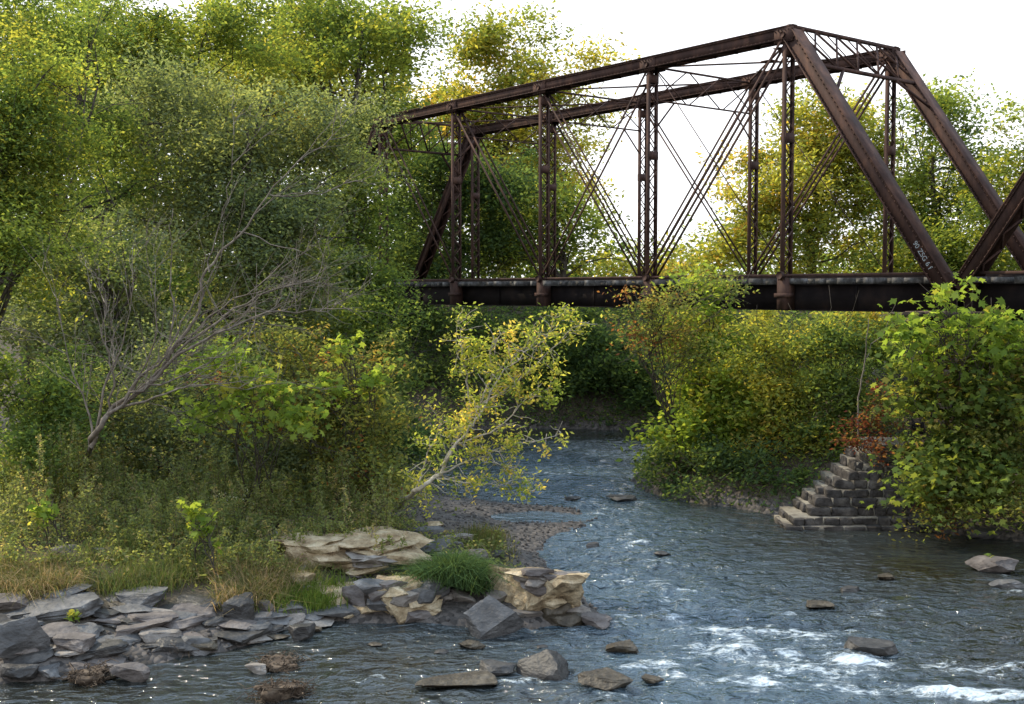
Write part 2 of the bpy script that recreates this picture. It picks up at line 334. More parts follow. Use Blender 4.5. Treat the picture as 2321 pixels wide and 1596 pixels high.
# ================================================================ bridge
def B(t,s,z): return (7.84-.614*t+.789*s, 33.5+.789*t+.614*s, H+z)
SD=(.789,.614,0); TD=(-.614,.789,0); W=4.9; PN=5.45; ZT=7.26; ZB=.45
TP=[0,PN,2*PN,3*PN,4*PN]; TB=[-5.1]+TP+[4*PN+5.1]
LBL='rusty steel truss span crossing the river between the stone pier and the left trees'
span=empty('truss_bridge',B(-5.1,0,0),LBL,'bridge','the two steel truss spans')
def boxsec(a,b,w=.46,h=.36,lace=True):
    mb=MB(); a=Vector(a); b=Vector(b); d=(b-a).normalized(); s=Vector(SD); u=d.cross(s).normalized()
    if u.z<0:u=-u
    mb.bar(a+u*h*.5,b+u*h*.5,w+.08,.03,SD)
    for k in (-1,1):
        mb.bar(a+s*k*w*.42,b+s*k*w*.42,.035,h-.035,SD)
        mb.bar(a+s*k*(w*.42+.055)-u*(h*.5-.02),b+s*k*(w*.42+.055)-u*(h*.5-.02),.07,.025,SD)
        mb.bar(a+s*k*(w*.42+.035)+u*(h*.5-.04),b+s*k*(w*.42+.035)+u*(h*.5-.04),.03,.045,SD)
    L=(b-a).length; n=int(L/.42)
    for i in range(n):
        p=a+d*L*i/n; q=a+d*L*(i+1)/n; k=1 if i%2 else -1
        mb.bar(p+s*k*w*.4-u*(h*.5+.002*k),q-s*k*w*.4-u*(h*.5+.002*k),.012,.06,SD)
    n=int(L/.16)
    for i in range(n):
        p=a+d*L*(i+.5)/n
        for zz in (-.38,.36):
            mb.bar(p+s*-(w*.42+.045)+u*h*zz,p+s*-(w*.42+.065)+u*h*zz,.03,.03,d)
    return mb
for si,s in enumerate((0,W)):
    boxsec(B(-.05,s,ZT),B(4*PN+.05,s,ZT)).build('top_chord','rust',span)
    for e in (0,1):
        a=B(TP[0 if e==0 else 4]+(-.12 if e==0 else .12),s,ZT-.02); b=B(TB[0 if e==0 else 6],s,.05)
        boxsec(a,b,.44,.38).build('end_post','rust',span)
    for t in TP:
        mb=MB(); zt=ZT-.2; zb=-.05
        for k in (-1,1):
            mb.bar(B(t,s+k*.195,zb),B(t,s+k*.195,zt),.02,.12,SD)
            for q in (-1,1): mb.bar(B(t+q*.055,s+k*.170,zb),B(t+q*.055,s+k*.170,zt),.05,.015,SD)
        n=int((zt-zb)/.34)
        for q in (-1,1):
            for i in range(n):
                z0=zb+(zt-zb)*i/n; z1=zb+(zt-zb)*(i+1)/n; k=(1 if i%2 else -1)
                mb.bar(B(t+q*.068,s+k*.16,z0),B(t+q*.068,s-k*.16,z1),.04,.010,SD)
        for z0 in (zb+.25,zt-.3,(zt+zb)*.62): 
            for q in (-1,1): mb.bar(B(t+q*.078,s,z0-.13),B(t+q*.078,s,z0+.13),.40,.014,SD)
        mb.build('vertical_post','rust',span)
        mb=MB()
        mb.bar(B(t-.14,s,-.52),B(t-.14,s,.38),.40,.04,SD); mb.bar(B(t+.14,s,-.52),B(t+.14,s,.38),.40,.04,SD)
        mb.bar(B(t,s-.19,-.52),B(t,s-.19,.30),.05,.30,SD); mb.bar(B(t,s+.19,-.52),B(t,s+.19,.30),.05,.30,SD)
        for z0 in (-.12,): mb.bar(B(t-.24,s-.1,z0),B(t+.24,s-.1,z0),.28,.12,SD)
        mb.disc(B(t,s-.26,ZB),SD,.11,.12); mb.build('hanger_box','rust',span)
        mb=MB()
        for k in (-1,1):
            mb.bar(B(t-.34,s+k*.235,ZT-.06),B(t+.34,s+k*.235,ZT-.06),.02,.40,SD)
            mb.disc(B(t,s+k*.27,ZT-.05),SD,.08,.1)
            for a_ in np.linspace(-.3,.3,6):
                for zz in (-.22,.08): mb.disc(B(t+a_,s+k*.25,ZT+zz),SD,.02,.03,6)
        mb.bar(B(t-.2,s,ZT+.22),B(t+.2,s,ZT+.22),.2,.05,SD)
        mb.build('pin_plate','rust',span)
    def diag(t0,t1,h=.08,g=.13,k2=(-1,1)):
        for k in k2:
            mb=MB(); mb.bar(B(t0,s+k*g,ZT-.1),B(t1,s+k*g,ZB),.022,h,SD); mb.build('diagonal_bar','rust',span)
    diag(TP[0],TP[1],.075,.25,(-1,0,1)); diag(TP[4],TP[3],.08,.16); diag(TP[1],TP[2],.07,.16); diag(TP[3],TP[2],.08,.16)
    diag(TP[2],TP[1],.055,.13); diag(TP[1],TP[0],.022,.05,(1,))
    mb=MB()
    for k in (-1,1): mb.bar(B(TB[0],s+k*.1,ZB),B(TB[6],s+k*.1,ZB),.03,.07,SD)
    mb.build('bottom_chord','rust',span)
    mb=MB(); sg=s+(.30 if si==0 else -.30)
    mb.bar(B(TB[0]-.1,sg,-.18),B(TB[6]+.1,sg,-.18),.03,.70,SD)
    mb.bar(B(TB[0]-.1,sg,-.54),B(TB[6]+.1,sg,-.54),.18,.03,SD); mb.bar(B(TB[0]-.1,sg,.175),B(TB[6]+.1,sg,.175),.18,.03,SD)
    for tt in TP+[-2.5,2.7,8.2,13.6,19]: mb.bar(B(tt+.3,sg-.03*(1 if si==0 else -1),-.52),B(tt+.3,sg-.03*(1 if si==0 else -1),.155),.06,.05,SD)
    mb.build('plate_girder','girder',span)
for t in TB:
    mb=MB(); mb.bar(B(t,.34,-.20),B(t,W-.34,-.20),.04,.60,(0,0,1)) ; mb.bar(B(t,.34,-.49),B(t,W-.34,-.49),.3,.03,TD); mb.build('floor_beam','girder',span)
mb=MB(); t=TB[0]+.1
while t<TB[6]:
    L=random.uniform(-.3,.25); mb.bar(B(t,-.02+L,.28),B(t+random.uniform(-.05,.05),W-.02+L,.28+random.uniform(-.01,.01)),random.uniform(.15,.25),.17+random.uniform(-.05,.02),TD); t+=.43
mb.build('timber_deck','timber',span)
for s in (W/2-.72,W/2+.72):
    mb=MB(); mb.bar(B(TB[0],s,.385),B(TB[6],s,.385),.13,.02,SD); mb.bar(B(TB[0],s,.44),B(TB[6],s,.44),.02,.10,SD); mb.bar(B(TB[0],s,.50),B(TB[6],s,.50),.07,.04,SD); mb.build('rail','rust_dark',span)
for e in (0,1):
    t0,t1=(TP[0]-.12,TB[0]) if e==0 else (TP[4]+.12,TB[6])
    def PP(d,s):
        L=math.hypot(t1-t0,ZT-.05); f=d/L; return B(t0+(t1-t0)*f,s,ZT+.2-(ZT-.05)*f)
    mb=MB()
    for d in (.02,1.45): mb.bar(PP(d,-.2),PP(d,W+.2),.09,.12,(0,0,1)); 
    n=5
    for i in range(n):
        a=W*i/n; b=W*(i+1)/n
        mb.bar(PP(.05,a),PP(1.42,b),.05,.06,(0,0,1)); mb.bar(PP(1.42,a),PP(.05,b),.045,.055,(.1,0,1))
        mb.bar(PP(.05,a+W/n/2),PP(1.42,min(W,a+W/n*1.1)),.03,.04,(0,0,1))
    mb.bar(PP(2.5,.1),PP(1.5,W*.24),.05,.09,(0,0,1)); mb.bar(PP(2.5,W-.1),PP(1.5,W*.76),.05,.09,(0,0,1))
    mb.build('portal_bracing','rust',span)
for i,t in enumerate(TP):
    if i in (0,4): continue
    mb=MB()
    mb.bar(B(t,.2,ZT-.1),B(t,W-.2,ZT-.1),.06,.06,TD); mb.bar(B(t,.2,ZT-1.15),B(t,W-.2,ZT-1.15),.05,.05,TD)
    for q in range(3):
        a=W*q/3+.1; b=W*(q+1)/3-.1
        mb.bar(B(t,a,ZT-1.12),B(t,b,ZT-.12),.025,.035,TD); mb.bar(B(t+.01,a,ZT-.12),B(t+.01,b,ZT-1.12),.025,.035,TD)
    mb.bar(B(t,.1,ZT-2.1),B(t,1.0,ZT-1.15),.03,.05,TD); mb.bar(B(t,W-.1,ZT-2.1),B(t,W-1.0,ZT-1.15),.03,.05,TD)
    mb.build('sway_frame','rust',span)
for i in range(4):
    mb=MB(); a,b=TP[i],TP[i+1]
    mb.bar(B(a,.2,ZT-.02),B(b,W-.2,ZT-.02),.05,.05,(0,0,1)); mb.bar(B(a,W-.2,ZT-.08),B(b,.2,ZT-.08),.05,.05,(0,0,1))
    mb.bar(B((a+b)/2-.2,W/2,ZT-.05),B((a+b)/2+.2,W/2,ZT-.05),.4,.03,SD)
    for f in (.25,.75): mb.bar(B(a+(b-a)*f-.13,W*f,ZT-.03),B(a+(b-a)*f+.13,W*f,ZT-.03),.26,.025,SD)
    mb.build('top_lateral_bracing','rust',span)
cu=bpy.data.curves.new('graffiti','FONT'); cu.body='90 ZSG 6 f'; cu.size=.19; cu.extrude=.002; cu.align_x='CENTER'
to=bpy.data.objects.new('graffiti_src',cu); COL.objects.link(to)
a=Vector(B(TP[0]-.12,0,ZT)); b=Vector(B(TB[0],0,.05)); d=(b-a).normalized(); nrm=-Vector(SD); up=nrm.cross(d)
bpy.context.view_layer.update()
me=bpy.data.meshes.new_from_object(to); bpy.data.objects.remove(to)
c=a.lerp(b,.88)+nrm*.212-up*.06
mt=Matrix((( d.x,up.x,nrm.x,c.x),(d.y,up.y,nrm.y,c.y),(d.z,up.z,nrm.z,c.z),(0,0,0,1)))
me.transform(Matrix.Translation(-Vector(ORG[span]))@mt); me.materials.append(M['chalk'])
go=bpy.data.objects.new('graffiti',me); COL.objects.link(go); go.parent=span; tag(go,'pale hand painted characters along the lower end post')
sh=Vector(B(-32.4-5.1,0,0))
sp2=span.copy(); COL.objects.link(sp2); sp2.location=sh; sp2['label']='second rusty truss span whose end post rises out of the right edge of the photo'
for ch in [o for o in bpy.data.objects if o.parent==span]:
    if ch.name.startswith('graffiti'): continue
    c=ch.copy(); COL.objects.link(c); c.parent=sp2
# ================================================================ rocks base shapes
def ico(n):
    bm=bmesh.new(); bmesh.ops.create_icosphere(bm,subdivisions=n,radius=1)
    r=(np.array([v.co[:] for v in bm.verts]),np.array([[v.index for v in f.verts] for f in bm.faces])); bm.free(); return r
ICO,ICF=ico(4); IC3,IF3=ico(3); IC1,IF1=ico(1)
# ================================================================ stone pier and wing steps
def blocks(mb,core,x0,x1,yf,yb,z0,z1,bw,rg,rot=None,inset=.05,jj=.022,g_=.016):
    f=rot or (lambda x,y,z:(x,y,z))
    def bx(m,a,b,c,d,e,g2,j=0):
        n=len(m.v); js=[rg.uniform(-j,j) for _ in range(24)]
        q=0
        for zz in (e,g2):
            for xx,yy in ((a,c),(b,c),(b,d),(a,d)):
                m.v.append(f(xx+js[q],yy+js[q+1],zz+js[q+2]*.6)); q+=3
        m.f+=[(n+3,n+2,n+1,n),(n+4,n+5,n+6,n+7),(n,n+1,n+5,n+4),(n+1,n+2,n+6,n+5),(n+2,n+3,n+7,n+6),(n+3,n,n+4,n+7)]
    bx(core,x0+inset,x1-inset,yf+inset,yb-inset,z0-.005,z1-.004)
    x=x0
    while x<x1-.05:
        w=min(bw*rg.uniform(.6,1.5),x1-x); 
        if x1-x-w<bw*.4: w=x1-x
        for (ya,yb_) in ((yf,yf+.35),(yb-.35,yb)): bx(mb,x+g_,x+w-g_,ya,yb_,z0+g_,z1-g_,jj)
        x+=w
    y=yf+.36
    while y<yb-.4:
        w=min(bw*rg.uniform(.7,1.3),yb-.36-y)
        for (xa,xb) in ((x0,x0+.35),(x1-.35,x1)): bx(mb,xa,xb,y+g_,y+w-g_,z0+g_,z1-g_,jj)
        y+=w
rg=random.Random(5); g=np.random.default_rng(57)
pc=B(-5.35,0,0)
pier=empty('stone_pier',(pc[0],pc[1],0),'dark stone bridge pier with stepped rubble masonry base beside the water','pier')
def bstone(c,w,d,h,g):
    v=np.sign(IC3)*np.abs(IC3)**.24; sd=g.uniform(0,90,3)
    nz=np.array([mnoise.fractal(Vector(tuple(p*1.2+sd)),.8,2.1,5) for p in v])
    v=v*(1+.14*nz)[:,None]; v[:,2]+=v[:,0]*g.normal()*.10; v[:,0]*=1+v[:,2]*g.normal()*.08
    a=g.normal()*.06; x=v[:,0]*w/2; y=v[:,1]*d/2
    return np.stack([x*math.cos(a)-y*math.sin(a),x*math.sin(a)+y*math.cos(a),v[:,2]*h/2],1)+np.array(c)
lx,ly=9.62,27.45; VS=[];core=MB()
hs=[.14,.18,.21,.22,.19,.22,.20,.22,.20,.22]; xo=[-.2,-.02,.42,.58,.86,1.06,1.34,1.55,1.76,2.02]; z=-.05
for k in range(10):
    x0=lx-3.0+xo[k]; yf=ly-(.3 if k==0 else .16 if k==1 else 0)+k*.03+g.uniform(-.03,.03); x=x0
    while x<lx-.1:
        w=min(g.uniform(.22,.62),lx-x+.05); h_=hs[k]*g.uniform(.9,1.1)
        VS.append(bstone((x+w/2,yf+.22+g.uniform(-.08,.04),z+hs[k]/2+g.uniform(-.01,.01)),w*.97,.48,h_,g))
        if k<2 or x<x0+.4 or k==9:
            for yy in (.62,1.05): VS.append(bstone((x+w/2+g.uniform(-.1,.1),yf+yy,z+hs[k]/2-.01),w*.99,.46,h_,g))
        x+=w
    for yy in (.65,1.1): VS.append(bstone((lx-.15,yf+yy,z+hs[k]/2),.42,.45,hs[k],g))
    core.bar((x0+.04,yf+.73,z+hs[k]/2),(lx-.03,yf+.73,z+hs[k]/2),1.42,hs[k]+.002,(0,1,0)); z+=hs[k]
n_=len(IC3); arr('stepped_base',np.concatenate(VS),np.concatenate([IF3+i*n_ for i in range(len(VS))]),'pier',pier,smooth=True,sharp=45)
core.build('mortar','mortar',pier)
stones=MB(); core=MB()
rot=lambda x,y,z: (pc[0]+SD[0]*x+TD[0]*y, pc[1]+SD[1]*x+TD[1]*y, z)
z=0.-.1; k=0
while z<4.7:
    blocks(stones,core,-.9+.03*k,W+1.0-.03*k,-.85+.02*k,.85-.02*k,z,z+.42,.8,rg,rot,.05); z+=.42; k+=1
blocks(stones,core,-.9,W+1.0,-.95,.95,z,z+.16,1.2,rg,rot,.05)
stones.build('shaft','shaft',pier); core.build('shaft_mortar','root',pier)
rot2=lambda x,y,z:(B(27.3,0,0)[0]+SD[0]*x+TD[0]*y, B(27.3,0,0)[1]+SD[1]*x+TD[1]*y, z)
stones=MB(); core=MB(); z=1.5
ab=empty('stone_abutment',(B(27.3,0,0)[0],B(27.3,0,0)[1],1.5),'stone abutment in the shade under the left end of the bridge','abutment')
while z<4.85: blocks(stones,core,-.8,W+.8,-.8,1.2,z,z+.4,.8,rg,rot2,.05); z+=.4
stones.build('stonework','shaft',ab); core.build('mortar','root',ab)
# ================================================================ rocks
def rockv(g,w,d,h,cuts=14,rough=.05,tilt=.15,peak=0):
    v=ICO.copy()
    v=np.sign(v)*np.abs(v)**.6
    n0=np.array([g.normal()*tilt,g.normal()*tilt,1.0]); n0/=np.linalg.norm(n0)
    pl=[(n0,g.uniform(.5,.7))] if not peak else []
    for i in range(cuts):
        n=g.normal(size=3); n[2]*=.6; n/=np.linalg.norm(n); pl.append((n,g.uniform(.5,.85)))
    if peak:
        for a_ in (.3,2.6,4.4): pl.append((np.array([math.cos(a_)*.75,math.sin(a_)*.75,.66]),.42))
    for n,dd in pl:
        q=v@n; v=v-n[None,:]*np.maximum(0,q-dd)[:,None]
    mx=np.abs(v).max(0); v=v/mx
    sd=g.uniform(0,50,3)
    nz=np.array([mnoise.fractal(Vector(tuple(p*1.9+sd)),.8,2.1,5) for p in v])
    v=v*(1+rough*nz)[:,None]
    return v*np.array([w/2,d/2,h/2])
RN=0
def rock(name,label,px,py,w,h,mat='slate',group=None,inw=False,cuts=14,rough=.09,tilt=.15,dr=.75,peak=0,yaw=None,sink=.2,parent=None,pos=None,cat='rock'):
    global RN; RN+=1; g=np.random.default_rng(RN*17+3)
    p=np.array(pos) if pos is not None else (gr(px,py,0) if inw else gt(px,py))
    s=p[1]/F; W_=w*s; H_=h*s*1.02; D_=W_*dr
    v=rockv(g,W_,D_,H_*(1+sink),cuts,rough,tilt,peak)
    a=g.uniform(-.5,.5) if yaw is None else yaw; ca,sa=math.cos(a),math.sin(a)
    v=np.stack([v[:,0]*ca-v[:,1]*sa,v[:,0]*sa+v[:,1]*ca,v[:,2]],1)
    tl=g.normal()*.07*(not inw); v[:,2]+=v[:,0]*tl
    c=np.array([p[0],p[1]+D_*.35,p[2]+H_*(1-sink)/2])
    o=arr(name,v+c,ICF,mat,parent,org=None if parent is not None else (c[0],c[1],p[2]),smooth=True,sharp=28)
    if label: tag(o,label,cat,group)
    return o
Q=[(35,1500,120,105,'slate','large tilted grey slab at the left edge of the photo',{}),
(115,1405,215,42,'slate','long flat grey slab on top of the left rubble bank',{}),
(318,1382,145,46,'slate','pale grey block at the top of the left rock pile',{}),
(328,1428,140,36,'purple','broad purple grey slab just below the pale grey block',{}),
(110,1452,130,30,'purple','thin slab resting beside the large tilted slab',{}),
(160,1478,120,40,'purple','purple grey wedge rock in the middle of the left pile',{}),
(190,1508,170,36,'dark','long dark rock at the lower edge of the left pile',{}),
(540,1415,85,74,'dark','dark squarish boulder standing at the right of the left pile',{'tilt':.3}),
(600,1400,50,46,'purple','small upright block beside the dark squarish boulder',{}),
(355,1462,100,36,'palestone','pinkish pale rock in the centre of the left pile',{}),
(437,1482,90,38,'slate','grey angular rock with brown leaves beside it',{}),
(285,1548,92,46,'purple','purple rounded rock at the waterline in the lower left corner',{'inw':1}),
(45,1548,95,44,'dark','dark wet rock in the bottom left corner',{}),
(565,1445,95,28,'slate','flat grey stone in front of the dark squarish boulder',{}),
(682,1452,66,32,'dark','dark layered rock at the tip of the left pile',{}),
(582,1528,60,24,'palestone','whitish stone in the shallows off the left pile',{'inw':1}),
(775,1408,145,26,'slate','flat ledge stone at the waterline left of the mortared chunk',{}),
(812,1378,85,58,'purple','purple wedge stone leaning on the mortared chunk',{}),
(1108,1430,165,108,'slate','large dark triangular boulder with a pale band at its foot',{'peak':1,'rough':.05,'cuts':5,'inw':1,'dr':.7,'yaw':.15,'pos':(-.38,18.75,0)}),
(1240,1538,140,74,'dark','dark peaked rock standing in the middle of the river',{'peak':1,'inw':1,'cuts':5}),
(1125,1538,95,30,'dark','low wet rock just left of the dark peaked river rock',{'inw':1}),
(1385,1568,150,38,'brown','broad brown topped rock right of the dark peaked river rock',{'inw':1}),
(1475,1550,62,16,'brown','small brown stone touching the broad brown topped rock',{'inw':1}),
(1030,1562,190,22,'brown','flat brown algae covered rock at the bottom centre',{'inw':1,'dr':.5}),
(1065,1472,62,18,'brown','small brown stone in the channel below the triangular boulder',{'inw':1}),
(1418,1482,90,22,'brown','low brown stone in the channel right of centre',{'inw':1}),
(1975,1488,125,34,'dark','smooth dark rock in the white water at right',{'inw':1,'cuts':5}),
(1858,1382,85,18,'brown','flat brown stone in the right channel above the rapids',{'inw':1}),
(1927,1344,55,14,'dark','small rounded dark stone in the right channel',{'inw':1}),
(2010,1314,50,11,'brown','tiny brown stone farthest up the right channel',{'inw':1}),
(2265,1302,125,38,'purple','purplish rock with a green seedling near the right edge',{'inw':1}),
(2290,1335,80,18,'slate','flat stone below the seedling rock at right edge',{'inw':1}),
(1345,1242,42,12,'dark','small dark stone off the gravel bar tip',{'inw':1}),
(1502,1260,40,9,'dark','small barely emerging stone in the smooth channel',{'inw':1}),
(1300,1134,42,9,'dark','tiny stone in the narrow channel left of the flat one',{'inw':1}),
(1412,1136,75,12,'dark','flat dark stone where the channel narrows under the right shrubs',{'inw':1}),
(2120,1200,130,28,'dark','long dark stone at the water line right of the stepped base',{}),
(2250,1215,130,26,'dark','low dark stone under the right shrubs near the frame edge',{}),
(750,1207,170,34,'purple','flat slab lying behind the cream rock ledge',{}),
(835,1185,130,30,'slate','flat grey slab behind and right of the cream ledge',{}),
(640,1236,90,32,'palestone','pale stone at the left end of the cream ledge',{}),
(880,1303,125,34,'dark','dark slab wedged under the right end of the cream ledge',{}),
(912,1245,78,30,'dark','small dark slab on top of the cream ledge',{}),
(992,1262,130,36,'slate','dark grey flat slab right of the cream ledge',{}),
(1072,1278,88,30,'purple','purple grey slab behind the grass tuft',{}),
(1130,1278,56,34,'dark','dark block behind the tan rubble mass',{}),
(958,1222,95,26,'slate','flat slab above the dark grey slabs',{}),
(560,1190,150,24,'purple','long thin slab half buried in weeds left of the cream ledge',{}),
(1290,1418,120,30,'brown','flat brown slab at the tapering tip of the tan rubble mass',{'inw':1,'dr':.6}),
(1345,1424,80,30,'purple','rounded stone at the very end of the rock point',{'inw':1,'dr':.7}),
(225,1268,80,26,'slate','grey stone half hidden in the left weeds',{}),
(130,1262,80,24,'purple','low purple stone among weeds left of the grey one',{})]
for px,py,w,h,mat,lab,kw in Q:
    kw=dict(kw); kw['inw']=bool(kw.get('inw')); rock('river_rock' if kw['inw'] else 'bank_rock',lab,px,py,w,h,mat,**kw)
g=np.random.default_rng(99)
for i in range(110):
    u=g.random(); px=-10+g.random()*720
    lo=1350+.06*px; hi=1552-.16*px if px>250 else 1540
    py=lo+(hi-lo)*g.random()
    w=g.uniform(22,140); h=w*g.uniform(.10,.26)
    rock('rubble_stone','small loose stone of the rubble bank at the lower left waterline',px,py,w,h,['slate','purple','purple','dark','palestone','slate','dark','brown'][g.integers(8)],group='loose stones of the left rubble bank',tilt=.4)
for i in range(40):
    px=g.uniform(640,1040); py=g.uniform(1300,1402) if i<22 else g.uniform(1190,1300); w=g.uniform(35,110)
    rock('ledge_stone','small broken stone lying round the cream ledge and mortared chunk',px,py,w,w*g.uniform(.18,.34),['slate','purple','palestone','tan','tan','tan'][g.integers(6)],group='small stones round the cream ledge',tilt=.25)
for i in range(8):
    px=g.uniform(700,1500); py=g.uniform(1460,1585)
    w=g.uniform(16,38)
    rock('river_stone','small stone barely breaking the surface of the shallow river',px,py,w,w*.18,['dark','brown'][g.integers(2)],group='small stones in the riffles',inw=True)
def masonry(name,label,cat,px,py,w,h,n,seed,dr=.8,rough=.2,mats=('purple','slate','palestone'),cuts=6,sc=(60,110),fl=(.3,.5)):
    g=np.random.default_rng(seed); p=gt(px,py); s=p[1]/F
    root=empty(name,(p[0],p[1]+.4,p[2]-.02),label,cat)
    gg=np.random.default_rng(seed+1)
    Wm,Dm,Hm=w*s,w*s*dr,h*s
    v=rockv(gg,Wm,Dm,Hm*1.3,cuts,rough,.12); c=np.array([p[0],p[1]+Dm*.4,p[2]+Hm*.35]); V=v+c
    arr('mortar_mass',V,ICF,'tan',root,smooth=True,sharp=35)
    cand=V[(V[:,1]<c[1]+Dm*.1)&(V[:,2]>p[2]+.02)]
    for i in range(n):
        q=cand[g.integers(len(cand))]; ww=g.uniform(*sc)*s; 
        v=rockv(g,ww,ww*.8,ww*g.uniform(*fl),12,.06,.2)
        a=g.uniform(-.4,.4); ca,sa=math.cos(a),math.sin(a); v=np.stack([v[:,0]*ca-v[:,1]*sa,v[:,0]*sa+v[:,1]*ca,v[:,2]],1)
        q2=q*.9+c*.1
        arr('embedded_stone',v+q2,ICF,mats[g.integers(len(mats))],root,smooth=True,sharp=28)
    return root
masonry('masonry_rubble','broken chunk of mortared stones at the waterline left of the grass tuft','rock',920,1412,190,100,11,3,mats=('purple','palestone','slate','tan'))
masonry('masonry_rubble','tan rounded rubble mass with embedded slabs jutting into the river','rock',1235,1414,280,135,17,5,dr=.75,mats=('tan','tan','brown','palestone','purple'),sc=(55,120),rough=.25,fl=(.25,.4))
masonry('masonry_rubble','cream coloured crusty rock ledge above the small broken stones','rock',785,1300,330,95,16,8,dr=.5,mats=('tan','tan','palestone'),rough=.45,sc=(80,180),cuts=5,fl=(.12,.26))
g=np.random.default_rng(4); n=5200
x=g.uniform(-7,2.6,n); y=g.uniform(17,33,n); d=sdf(x,y); k=(d>-.15)&((d<1.1)|((np.abs(y-28.5)<3)&(x>-3))); x=x[k];y=y[k]; z=hgt(x,y); s=g.uniform(.015,.05,len(x))
V=(IC1[None]*s[:,None,None]*g.uniform(.5,1.2,(len(x),1,3))+np.stack([x,y,z+s*.2],1)[:,None,:]).reshape(-1,3)
Fc=(IF1[None]+(np.arange(len(x))*len(IC1))[:,None,None]).reshape(-1,3)
tag(arr('gravel',V,Fc,'pebble'),'grey gravel and pebbles on the bar and shores','gravel',kind='stuff')
def tangle(label,px,py,w,h,seed,inw=True):
    g=np.random.default_rng(seed); p=gr(px,py,0) if inw else gt(px,py); s=p[1]/F; mb=MB()
    v=rockv(g,w*s*.8,.5,h*s*.9,4,.4,.2)+p+np.array([0,.25,h*s*.1])
    for i in range(300):
        c=v[g.integers(len(v))]+g.normal(size=3)*.03; c[2]=max(c[2],-.02); q=c+g.normal(size=3)*np.array([w*s*.16,.12,h*s*.13]); q[2]=max(q[2],-.03)
        limb(mb,c,q,g.uniform(.005,.014),.003,g,4,4,.25)
    r=empty('root_debris',(p[0],p[1],0),label,'driftwood')
    mb.build('loose_roots','root',r); arr('matted_core',v,ICF,'root',r,smooth=True)
tangle('matted brown root wad at the bottom edge left of centre',640,1592,150,70,1)
tangle('brown root debris caught on the rocks in the lower left corner',190,1552,90,50,2)
tangle('brown twiggy debris in the shallows above the root wad',620,1522,110,26,3)
tangle('dead brown leaves and twigs lodged in the left rock pile',400,1478,100,34,4,False)
# ================================================================ trees
def bxy(px,Y): p=at(px,700,Y); return (p[0],p[1])
T=tree
T('maple_tree','tall yellow green tree filling the gap under the right half of the bridge','tree',[(1830,410,190,220,66),(1720,500,150,140,64),(1880,270,120,100,66),(1660,570,120,80,64),(1990,500,150,150,67),(1930,390,140,140,66)],bxy(1830,66),4.4,'yellow',1,.60,1.2,.35)
T('maple_tree','green tree rising between the two end posts at the right','tree',[(2120,290,100,140,62),(2100,480,150,150,62),(2040,590,140,80,60),(2180,600,120,70,60),(2180,420,90,120,62)],bxy(2120,62),4.4,'bright',2,.60,1.1,.3)
T('maple_tree','yellowing tree cut by the right edge of the photo','tree',[(2310,360,100,130,58),(2290,540,130,120,57),(2420,450,120,200,58)],bxy(2320,58),4.4,'bright',3,.56,1.0,.3)
T('maple_tree','gold topped tree behind the left part of the top chord','tree',[(1120,190,160,150,78),(1270,210,120,120,78),(1080,330,150,140,78),(1230,400,180,150,78),(1100,100,110,70,78)],bxy(1140,78),4.4,'yellow',4,.62,1.3,.4)
T('broadleaf_tree','slender open tree seen through the middle posts of the bridge','tree',[(1290,460,110,130,64),(1200,540,120,90,64),(1340,560,90,60,64)],bxy(1290,64),4.4,'bright',5,.44,1.1,.2,limbs=26)
T('broadleaf_tree','dark green tree behind the left end of the bridge','tree',[(1010,470,120,150,64),(1110,540,120,110,64),(950,590,110,90,62),(1130,420,90,90,63),(960,400,110,120,62)],bxy(1030,64),4.4,'dark',6,.62,1.0,.3)
T('broadleaf_tree','low far tree in the gap left of the yellow green tree','tree',[(1480,620,90,45,80),(1570,610,80,45,82),(1400,600,70,50,80)],bxy(1480,80),4.2,'yellow',7,.5,1.1,.15)
T('willow_tree','big grey green willow like tree left of the bridge','tree',[(560,330,220,190,38),(440,470,200,170,37),(650,520,190,160,37),(740,330,130,150,39),(560,640,240,110,36),(380,230,150,130,38)],bxy(560,38.5),4.0,'willow',8,.64,.9,.35,limbs=30)
T('broadleaf_tree','dense dark green tree against the left end of the bridge','tree',[(790,500,130,130,43),(840,610,110,90,42),(720,600,120,100,42),(840,425,62,80,43)],bxy(800,43),4.2,'green',9,.60,.8,.3)
T('broadleaf_tree','sunlit tree at the left edge with golden autumn tips','tree',[(60,200,190,200,27),(110,400,170,150,27),(40,560,190,160,26),(-60,380,160,250,27)],bxy(-90,27),4.2,'bright',10,.60,.6,.22,limbs=24)
T('broadleaf_tree','tall yellow green tree high above the willow','tree',[(480,80,230,130,52),(300,60,180,160,50),(200,250,150,160,48)],bxy(330,52),4.4,'bright',11,.56,1.1,.35)
T('broadleaf_tree','tall tree whose crown meets the open sky above the bridge end','tree',[(850,120,130,130,56),(900,240,90,90,56),(740,60,140,120,56),(920,50,60,70,56),(820,280,120,90,55)],bxy(820,56),4.4,'bright',12,.56,1.1,.35)
T('broadleaf_tree','second tall tree in the left background','tree',[(620,170,160,160,60),(480,250,180,160,60),(680,20,130,70,60)],bxy(620,60),4.4,'yellow',13,.46,1.2,.35)
T('broadleaf_tree','broad low tree closing the gap behind the bare branches at deck height','tree',[(330,600,180,110,44),(150,620,170,110,44),(480,660,150,90,44),(20,640,140,110,44),(300,700,260,70,43)],bxy(260,45),4.6,'green',41,.55,.9,.3)
T('broadleaf_tree','shaded tree low behind the bare branches','tree',[(230,640,200,160,33),(100,760,180,130,31),(400,760,200,120,33)],bxy(230,33),4.2,'willow',14,.58,.7,.25)
